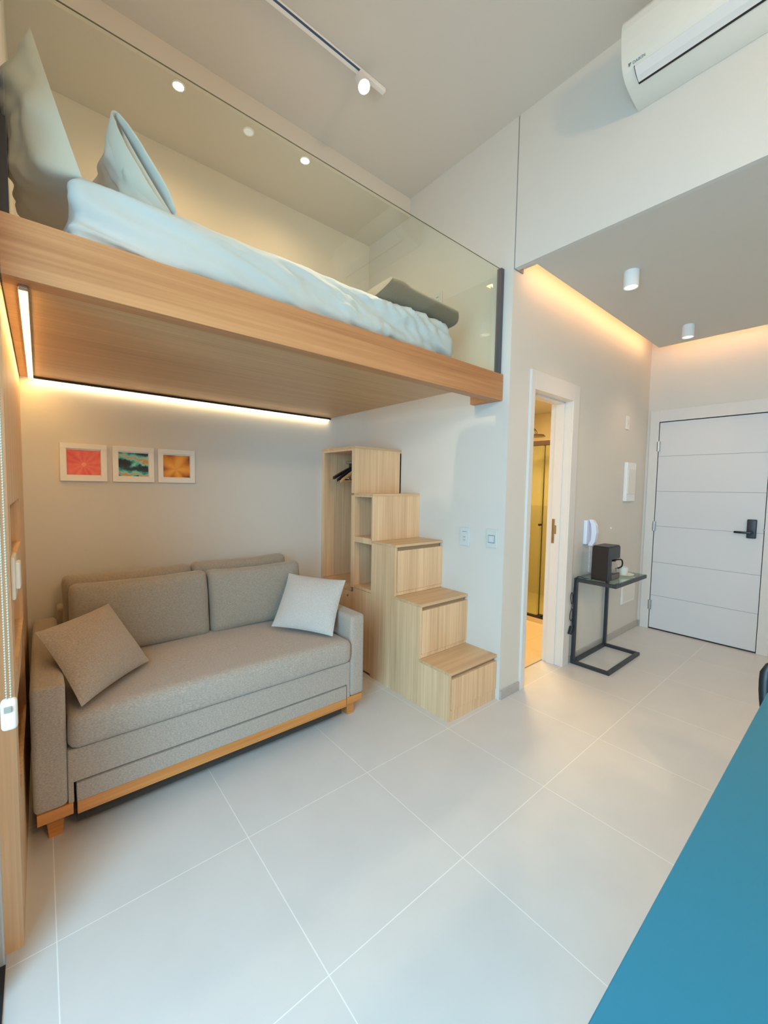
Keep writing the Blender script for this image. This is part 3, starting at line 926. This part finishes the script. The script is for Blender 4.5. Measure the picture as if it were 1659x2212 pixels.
# ------------------------------------------------------------------ front door
t = thing('door_1', 'white front door with five horizontal grooves', 'door', (XD, 1.0, 0), kind='structure')
mb = MB()
zsplit = [0.012, 0.352, 0.695, 1.063, 1.417, 1.768, DH - 0.006]
for a, b in zip(zsplit, zsplit[1:]): mb.box(XD - 0.002, XD + 0.038, DY0 + 0.006, DY1 - 0.005, a + 0.0015, b - 0.0015, 0.001)
part('leaf', mb, WHITED, t)
part('leaf_core', MB().box(XD + 0.001, XD + 0.035, DY0 + 0.006, DY1 - 0.005, 0.013, DH - 0.007), GROOVE, t)
part('threshold', MB().box(XD + 0.004, XD + 0.1, DY0, DY1, 0.0, 0.011), BLACKP, t)
mb = MB()
fo0, fo1, ft = 0.512, 1.508, 2.228
mb.box(XD - 0.014, XD + 0.10, DY1, fo1, 0.0, ft, 0.002); mb.box(XD - 0.014, XD + 0.10, fo0, DY0, 0.0, ft, 0.002); mb.box(XD - 0.014, XD + 0.10, DY0, DY1, DH, ft, 0.002)
part('frame', mb, WHITEF, t)
for z in (1.867, 1.062, 0.25):
    part('hinge', MB().cyl((XD - 0.017, DY1 - 0.005, z - 0.05), (XD - 0.017, DY1 - 0.005, z + 0.05), 0.007, seg=14).box(XD - 0.015, XD - 0.004, DY1 - 0.02, DY1 + 0.012, z - 0.048, z + 0.048), CHROME, t, smooth=True)
lk = part('lock_plate', MB().box(XD - 0.026, XD - 0.001, 0.643, 0.709, 1.015, 1.182, 0.008, 3), BLACKM, t, smooth=True)
part('lever', MB().cyl((XD - 0.026, 0.676, 1.065), (XD - 0.056, 0.676, 1.065), 0.016, seg=20).box(XD - 0.062, XD - 0.046, 0.67, 0.79, 1.055, 1.074, 0.004), BLACKP, lk, smooth=True)
part('striker', MB().box(XD - 0.016, XD - 0.002, DY0 - 0.004, DY0 + 0.010, 1.085, 1.105, 0.002), CHROME, t)

# bathroom doorway
t = thing('door_2', 'white bathroom door frame, door open inward', 'door', (2.9, YC, 0), kind='structure')
mb = MB()
mb.box(2.552, 2.603, YC - 0.016, YC + 0.164, 0, 2.222, 0.002); mb.box(3.158, 3.255, YC - 0.016, YC, 0, 2.222, 0.002); mb.box(3.158, 3.18, YC, YC + 0.164, 0, 2.222, 0.002)
mb.box(2.603, 3.158, YC - 0.016, YC + 0.164, 2.095, 2.222, 0.002)
part('frame', mb, WHITEF, t)
part('door_stop', MB().box(3.144, 3.159, YC + 0.05, YC + 0.118, 0, 2.085, 0.002).box(2.604, 3.144, YC + 0.05, YC + 0.118, 2.082, 2.0965, 0.002), WHITEF, t)
part('strike_plate', MB().box(3.141, 3.146, YC + 0.088, YC + 0.112, 0.985, 1.18, 0.002).box(3.141, 3.146, YC + 0.074, YC + 0.09, 1.06, 1.13, 0.002), BRONZE, t)

# shower behind
t = thing('shower_screen', 'glass shower screen in a dark frame seen through the bathroom doorway', 'shower screen', (4.03, 2.3, 0))
part('top_rail', MB().box(4.01, 4.05, 1.70, 3.05, 1.872, 1.922, 0.002), mat('dark_bronze', srgb(48, 34, 30), 0.4), t)
part('bottom_rail', MB().box(4.01, 4.05, 1.70, 3.05, 0.05, 0.072, 0.002), BLACKP, t)
part('fixed_pane', MB().box(4.024, 4.030, 2.22, 3.05, 0.07, 1.875), SHOWG, t)
dr = part('sliding_pane', MB().box(4.034, 4.040, 1.70, 2.25, 0.07, 1.875), SHOWG, t)
part('edge_seal', MB().box(4.020, 4.033, 2.215, 2.222, 0.07, 1.875), mat('seal_dark', srgb(70, 60, 40), 0.5), t)
part('handle', MB().cyl((4.033, 2.232, 1.045), (3.99, 2.232, 1.045), 0.012, seg=16), BLACKP, dr)
part('guide', MB().box(4.005, 4.055, 2.18, 2.225, 0.07, 0.09, 0.002), BLACKP, t)
struct('trim_4', MB().box(4.0, 4.07, 1.70, 3.05, 0.003, 0.05), mat('shower_kerb_stone', srgb(214, 196, 160), 0.4), 'stone kerb under the shower screen')
t = thing('rain_shower', 'round chrome shower head above the shower screen', 'shower head', (4.5, 2.6, 2.05))
DULL = mat('dull_chrome', srgb(120, 112, 96), 0.3, metal=0.8)
part('disc', MB().cyl((4.5, 2.6, 2.035), (4.5, 2.6, 2.055), 0.105, 0.09, seg=36), DULL, t, smooth=True)
part('arm', MB().tube(spline([(4.5, 2.6, 2.055), (4.5, 2.6, 2.09), (4.5, 2.66, 2.14), (4.5, 2.9, 2.20), (4.5, 3.045, 2.20)]), 0.011, 10), DULL, t, smooth=True)
area_lamp('bathroom_ceiling_light', (3.6, 2.3, 2.40), (3.6, 2.3, 0), 0.5, 0.3, 52, (1.0, 0.66, 0.28))

# ------------------------------------------------------------------ entrance furniture: side table, coffee maker, cup
t = thing('side_table', 'black C-shaped metal side table with glass top by the bathroom wall', 'side table', (3.6, 1.37, 0))
x0, x1, y0, y1 = 3.29, 3.93, 1.22, 1.518
ZTB = 0.705
b_ = 0.026
mb = MB()
mb.box(x0, x1, y0, y0 + b_, 0, b_, 0.002); mb.box(x0, x1, y1 - b_, y1, 0, b_, 0.002); mb.box(x0, x0 + b_, y0 + b_, y1 - b_, 0, b_, 0.002); mb.box(x1 - b_, x1, y0 + b_, y1 - b_, 0, b_, 0.002)
part('base_frame', mb, BLACKM, t)
for lx in (x0, x1 - b_): part('leg', MB().box(lx, lx + b_, y1 - b_, y1, b_, ZTB - 0.028, 0.002), BLACKM, t)
mb = MB()
mb.box(x0, x1, y0 - 0.02, y0 - 0.02 + b_, ZTB - 0.028, ZTB, 0.002); mb.box(x0, x1, y1 - b_, y1, ZTB - 0.028, ZTB, 0.002)
mb.box(x0, x0 + b_, y0 - 0.02 + b_, y1 - b_, ZTB - 0.028, ZTB, 0.002); mb.box(x1 - b_, x1, y0 - 0.02 + b_, y1 - b_, ZTB - 0.028, ZTB, 0.002)
part('top_frame', mb, BLACKM, t)
part('glass_top', MB().box(x0 + 0.004, x1 - 0.004, y0 - 0.016, y1 - 0.004, ZTB, ZTB + 0.006), pane('table_glass', (0.80, 0.90, 0.86)), t)
ZG = ZTB + 0.0065
t = thing('coffee_maker', 'black drip coffee maker with glass jug on the side table', 'coffee maker', (3.43, 1.36, ZG))
cx0, cx1, cy0, cy1 = 3.325, 3.545, 1.275, 1.405
mb = MB()
mb.prism([(cx0, ZG), (cx1, ZG), (cx1, ZG + 0.05), (cx0 + 0.062, ZG + 0.05), (cx0 + 0.062, ZG + 0.165), (cx1, ZG + 0.165), (cx1 - 0.004, ZG + 0.262), (cx0 + 0.004, ZG + 0.262)], 'y', cy0, cy1, 0.005)
part('body', mb, BLACKP, t)
part('lid', MB().box(cx0 + 0.01, cx1 - 0.008, cy0 + 0.006, cy1 - 0.006, ZG + 0.262, ZG + 0.271, 0.003), BLACKM, t)
part('warming_plate', MB().cyl((cx1 - 0.075, (cy0 + cy1) / 2, ZG + 0.05), (cx1 - 0.075, (cy0 + cy1) / 2, ZG + 0.054), 0.06), GREYM, t)
part('base_band', MB().box(cx0 + 0.066, cx1 + 0.0015, cy0 - 0.0015, cy1 + 0.0015, ZG + 0.008, ZG + 0.046, 0.002), mat('brown_grey_plastic', srgb(96, 86, 80), 0.3), t)
jg = part('jug', MB().lathe([(0.0, 0.0), (0.060, 0.0), (0.066, 0.012), (0.062, 0.05), (0.052, 0.088), (0.054, 0.095), (0.051, 0.095), (0.049, 0.088), (0.059, 0.05), (0.063, 0.014), (0.0, 0.004)], (cx1 - 0.078, (cy0 + cy1) / 2 - 0.008, ZG + 0.055)), pane('jug_glass', (0.93, 0.94, 0.94)), t, smooth=True)
part('jug_lid', MB().lathe([(0.0, 0.108), (0.040, 0.106), (0.054, 0.097), (0.054, 0.091), (0, 0.091)], (cx1 - 0.078, (cy0 + cy1) / 2 - 0.008, ZG + 0.055)), BLACKP, jg, smooth=True)
part('jug_handle', MB().tube(spline([(cx1 - 0.03, cy0 + 0.03, ZG + 0.15), (cx1 + 0.012, cy0 - 0.005, ZG + 0.15), (cx1 + 0.015, cy0 - 0.008, ZG + 0.10), (cx1 - 0.02, cy0 + 0.025, ZG + 0.075)]), 0.006, 8), BLACKP, jg, smooth=True)
cord = spline([(cx0 + 0.01, cy1 - 0.03, ZG + 0.012), (cx0 - 0.02, cy1 - 0.02, ZG + 0.006), (cx0 - 0.035, cy1 + 0.03, ZG + 0.006), (x0 - 0.004, y1 - 0.03, ZG + 0.008), (x0 - 0.014, y1 - 0.012, ZG - 0.06), (x0 - 0.024, y1 - 0.012, 0.55),
               (x0 - 0.042, y1 - 0.012, 0.50), (x0 - 0.067, y1 - 0.012, 0.54), (x0 - 0.067, y1 - 0.012, 0.585), (x0 - 0.042, y1 - 0.0122, 0.59), (x0 - 0.034, y1 - 0.012, 0.53), (x0 - 0.042, y1 - 0.012, 0.47), (x0 - 0.067, y1 - 0.012, 0.43),
               (x0 - 0.070, y1 - 0.012, 0.385), (x0 - 0.042, y1 - 0.012, 0.365), (x0 - 0.024, y1 - 0.012, 0.40), (x0 - 0.030, y1 - 0.012, 0.46), (x0 - 0.030, y1 - 0.012, 0.36), (x0 - 0.042, y1 - 0.012, 0.31)])
part('power_cord', MB().tube(cord, 0.0032, 7), BLACKP, t, smooth=True)
part('plug', MB().prism([(x0 - 0.03, 0.318), (x0 - 0.046, 0.322), (x0 - 0.075, 0.262), (x0 - 0.048, 0.252)], 'y', y1 - 0.024, y1, 0.003), BLACKP, t)
t = thing('cup', 'small cream cup on a saucer beside the coffee maker', 'cup', (3.70, 1.30, ZG))
part('saucer', MB().lathe([(0, 0), (0.03, 0.0), (0.075, 0.014), (0.076, 0.017), (0.03, 0.005), (0, 0.005)], (3.70, 1.30, ZG)), CREAMP, t, smooth=True)
part('bowl', MB().lathe([(0, 0.005), (0.022, 0.005), (0.034, 0.03), (0.041, 0.075), (0.0385, 0.075), (0.031, 0.03), (0.02, 0.01), (0, 0.01)], (3.685, 1.30, ZG)), CREAMP, t, smooth=True)
part('handle', MB().tube(spline([(3.723, 1.30, ZG + 0.062), (3.75, 1.295, ZG + 0.06), (3.747, 1.295, ZG + 0.035), (3.719, 1.30, ZG + 0.03)]), 0.004, 8), CREAMP, t, smooth=True)

# intercom handset
t = thing('intercom_phone', 'white wall intercom handset above the coffee maker', 'intercom', (3.5, YC, 1.05))
PH = mat('intercom_white', srgb(226, 230, 246), 0.35)
part('wall_base', MB().box(3.452, 3.545, YC - 0.03, YC, 0.965, 1.165, 0.006), PH, t)
mb = MB().prism([(YC - 0.03, 1.175), (YC - 0.062, 1.168), (YC - 0.088, 1.125), (YC - 0.095, 1.065), (YC - 0.085, 0.985), (YC - 0.066, 0.955), (YC - 0.03, 0.955), (YC - 0.052, 1.0), (YC - 0.056, 1.065), (YC - 0.05, 1.13)], 'x', 3.475, 3.525, 0.004)
part('handset', mb, PH, t)
ck = []
for k in range(120):
    a = k * 0.9
    ck.append((3.50 + 0.006 * math.cos(a), YC - 0.04 + 0.006 * math.sin(a), 0.955 - 0.0019 * k))
part('coiled_cord', MB().tube(ck, 0.0022, 5), PH, t, smooth=True)
solo('wall_screw', MB().sphere((4.0, YC - 0.004, 1.071), 0.008, 12), WHITEP, 'tiny white screw cap on the wall right of the intercom', 'screw', (4.0, YC, 1.071), smooth=True)
# fuse box, small plate, low plate
t = thing('fuse_box', 'white rectangular fuse box on the wall beside the front door', 'fuse box', (4.36, YC, 1.5))
part('housing', MB().box(4.245, 4.465, YC - 0.032, YC, 1.315, 1.685, 0.006), WHITEP, t)
part('door', MB().box(4.265, 4.445, YC - 0.037, YC - 0.031, 1.385, 1.62, 0.003), CREAMP, t)
plate('wall_plate', 'small pale plate high on the wall above the fuse box', 'wall plate', (4.265, YC, 2.055), (0.078, 0.125), 'y', (CREAMP, CREAMP), [('button', -0.012, 0.012, -0.012, 0.028, 0.004, PLB)])
plate('blank_plate', 'large white blank cover plate low on the wall behind the side table', 'wall plate', (4.50, YC, 0.42), (0.34, 0.24), 'y', (WHITEP, WHITEP), [('cover', -0.15, 0.15, -0.10, 0.10, 0.003, CREAMP)])

# ------------------------------------------------------------------ lamps
def downlight(cx, cy, label):
    t = thing('ceiling_spotlight', label, 'lamp', (cx, cy, HD), 'cylinder lamps on the entrance ceiling')
    part('can', MB().lathe([(0.0, -0.004), (0.036, -0.004), (0.036, -0.092), (0.039, -0.098), (0.043, -0.098), (0.043, 0.0), (0.0, 0.0)], (cx, cy, HD)), WHITEP, t, smooth=True)
    part('lens', MB().cyl((cx, cy, HD - 0.094), (cx, cy, HD - 0.09), 0.036, seg=28), LAMPD, t)
downlight(2.895, 1.062, 'white cylinder spotlight on the grey ceiling, nearer the opening')
downlight(4.16, 1.07, 'white cylinder spotlight on the grey ceiling, nearer the front door')
for x in (2.895, 4.16): spot_lamp('entrance_spot', (x, 1.065, HD - 0.11), (x, 1.065, 0), 14, (1.0, 0.66, 0.36), 110, 0.8)

t = thing('cove_light', 'warm light strip hidden above the bathroom wall', 'light strip', (3.48, 1.412, 2.85), 'hidden strips of the entrance ceiling')
part('diffuser', MB().box(2.37, 4.60, 1.4105, 1.4145, 2.832, 2.848), COVE, t)
t = thing('cove_light', 'warm light strip hidden above the front door wall', 'light strip', (4.603, -0.4, 2.85), 'hidden strips of the entrance ceiling')
part('diffuser', MB().box(4.6015, 4.6055, YBK, 1.40, 2.832, 2.848), COVE, t)

t = thing('track_light', 'white ceiling track with one lit spotlight', 'track light', (0.75, 1.94, H))
part('rail', MB().box(-0.06, 1.585, 1.937, 1.968, H - 0.022, H, 0.004), WHITEP, t)
part('slot', MB().box(-0.05, 1.405, 1.936, 1.9435, H - 0.0225, H - 0.016), mat('track_slot_blue', srgb(52, 84, 120), 0.5), t)
sp = part('spot_can', MB().cyl((1.41, 1.94, H - 0.022), (1.41, 1.94, H - 0.06), 0.014, seg=16).cyl((1.41, 1.945, H - 0.05), (1.405, 1.905, H - 0.125), 0.03, 0.033, seg=28), WHITEP, t, smooth=True)
part('lens', MB().cyl((1.405, 1.905, H - 0.125), (1.4048, 1.9035, H - 0.128), 0.027, seg=28), LAMPW, sp)
spot_lamp('track_spot', (1.404, 1.90, H - 0.135), (1.25, 1.0, 0), 112, (1.0, 0.80, 0.50), 95, 0.8)

def recessed(cx, cy, lit, label):
    t = thing('recessed_downlight', label, 'lamp', (cx, cy, 3.56), 'downlights in the soffit above the loft')
    part('ring', MB().lathe([(0.027, 0.0), (0.034, 0.0), (0.034, -0.004), (0.027, -0.005), (0.027, 0.0)], (cx, cy, 3.56)), WHITEP, t, smooth=True)
    part('lens', MB().cyl((cx, cy, 3.5575), (cx, cy, 3.5595), 0.0265, seg=28), LAMPW if lit else DISC_GLOW, t)
recessed(0.63, 2.545, True, 'lit recessed downlight above the pillows on the loft')
recessed(1.40, 2.545, True, 'lit recessed downlight nearer the end wall of the loft')
recessed(1.03, 2.575, False, 'unlit pale disc with an added faint glow between the two lit downlights')
for x in (0.63, 1.40): spot_lamp('loft_spot', (x, 2.545, 3.545), (x, 2.545, 2), 24, (1.0, 0.64, 0.32), 165, 1.0)

# ------------------------------------------------------------------ air conditioner
t = thing('air_conditioner', 'white split air conditioner high on the upper wall', 'air conditioner', (XB, 0.4, 3.4))
yE, yS = 0.86, -0.02
prof = [(XB - 0.001, 3.548), (2.112, 3.548), (2.094, 3.540), (2.084, 3.522), (2.081, 3.49), (2.086, 3.43), (2.094, 3.385), (2.104, 3.352), (2.118, 3.331), (2.145, 3.313), (2.18, 3.301), (2.24, 3.292), (XB - 0.001, 3.283)]
part('housing', MB().prism(prof, 'y', yS, yE, 0.003), mat('ac_white', srgb(232, 230, 222), 0.35), t, smooth=True, angle=25)
fl = part('flap', MB().prism([(2.1135, 3.331), (2.1435, 3.3095), (2.168, 3.2995), (2.168, 3.2955), (2.142, 3.3055), (2.111, 3.328)], 'y', yS + 0.05, yE - 0.052, 0.0006), mat('ac_flap', srgb(226, 226, 226), 0.3), t)
part('air_slot', MB().prism([(2.169, 3.3025), (2.181, 3.2985), (2.181, 3.2965), (2.169, 3.3000)], 'y', yS + 0.05, yE - 0.05), BLACKP, t)
part('side_slot', MB().prism([(2.112, 3.334), (2.1435, 3.3115), (2.18, 3.299), (2.18, 3.297), (2.1425, 3.309), (2.111, 3.331)], 'y', yE - 0.0525, yE - 0.049), BLACKP, t)
def add_text(s_, size, mtx, material, parent, name):
    cu = bpy.data.curves.new('tmp_text', 'FONT')
    cu.body = s_; cu.size = size; cu.extrude = 0.0003
    o = bpy.data.objects.new('tmp_text', cu)
    COL.objects.link(o)
    dg = bpy.context.evaluated_depsgraph_get()
    me = bpy.data.meshes.new_from_object(o.evaluated_get(dg))
    bpy.data.objects.remove(o); bpy.data.curves.remove(cu)
    b = bmesh.new(); b.from_mesh(me); bpy.data.meshes.remove(me)
    bmesh.ops.transform(b, matrix=mtx, verts=b.verts[:])
    return part(name, b, material, parent)
nrm = Vector((-0.89, 0, -0.45)).normalized()
ex = Vector((0, -1, 0)); ez = nrm; ey = ez.cross(ex)
m = Matrix((ex, ey, ez)).transposed().to_4x4(); m.translation = Vector((2.1085, 0.815, 3.3415))
LG = mat('logo_grey', srgb(120, 122, 128), 0.5)
add_text('DAIKIN', 0.0155, m, LG, t, 'lettering')
b = MB().prism([(-0.016, 0.0), (-0.012, 0.0), (-0.004, 0.012), (-0.017, 0.012)], 'z', 0, 0.0004).bm
bmesh.ops.transform(b, matrix=m, verts=b.verts[:])
part('emblem', b, LG, t)

# ------------------------------------------------------------------ foreground table and chair
t = thing('dining_table', 'teal blue table top filling the lower right corner', 'table', (1.0, -0.15, 0))
part('top', MB().box(0.34, 1.84, -0.48, 0.191, 0.722, 0.75, 0.002), TEAL, t)
for lx in (0.40, 1.74):
    for ly in (-0.43, 0.10): part('leg', MB().box(lx, lx + 0.04, ly, ly + 0.04, 0, 0.722, 0.002), BLACKM, t)
t = thing('dining_chair', 'black moulded chair at the far end of the teal table', 'chair', (2.13, -0.02, 0))
b = bmesh.new()
grid = []
NU, NV = 16, 18
for j in range(NV + 1):
    v = j / NV
    row = []
    if v < 0.5:
        s_ = v / 0.5
        base = Vector((1.855 + 0.36 * s_, 0, 0.455 - 0.03 * math.sin(s_ * math.pi)))
        half = 0.20 + 0.02 * s_; curl = 0.03
    else:
        s_ = (v - 0.5) / 0.5
        base = Vector((2.215 + 0.06 * s_, 0, 0.455 + 0.315 * s_))
        half = 0.22 + 0.035 * math.sin(s_ * 2.2) - 0.05 * max(0, s_ - 0.85) / 0.15; curl = 0.07
    for i in range(NU + 1):
        u = -1 + 2 * i / NU
        p = base + Vector((0, 0.0 + u * half, 0))
        if v < 0.5: p.z += curl * abs(u) ** 2.5
        else: p.x -= curl * abs(u) ** 2.2
        row.append(b.verts.new(p))
    grid.append(row)
for j in range(NV):
    for i in range(NU): b.faces.new((grid[j][i], grid[j][i + 1], grid[j + 1][i + 1], grid[j + 1][i]))
bmesh.ops.recalc_face_normals(b, faces=b.faces[:])
bmesh.ops.solidify(b, geom=b.faces[:], thickness=0.008)
part('seat_shell', b, BLACKP, t, smooth=True, angle=0)
for sx_ in (1.78, 2.12):
    for sy_ in (-0.2, 0.14):
        part('leg', MB().cyl((2.07 + (sx_ - 1.95) * 0.5, -0.03 + (sy_ + 0.03) * 0.5, 0.44), (sx_ + 0.12 + (0.03 if sx_ > 1.95 else -0.03), sy_ + (0.03 if sy_ > 0 else -0.03), 0), 0.014, 0.010, seg=12), WOODH, t, smooth=True)
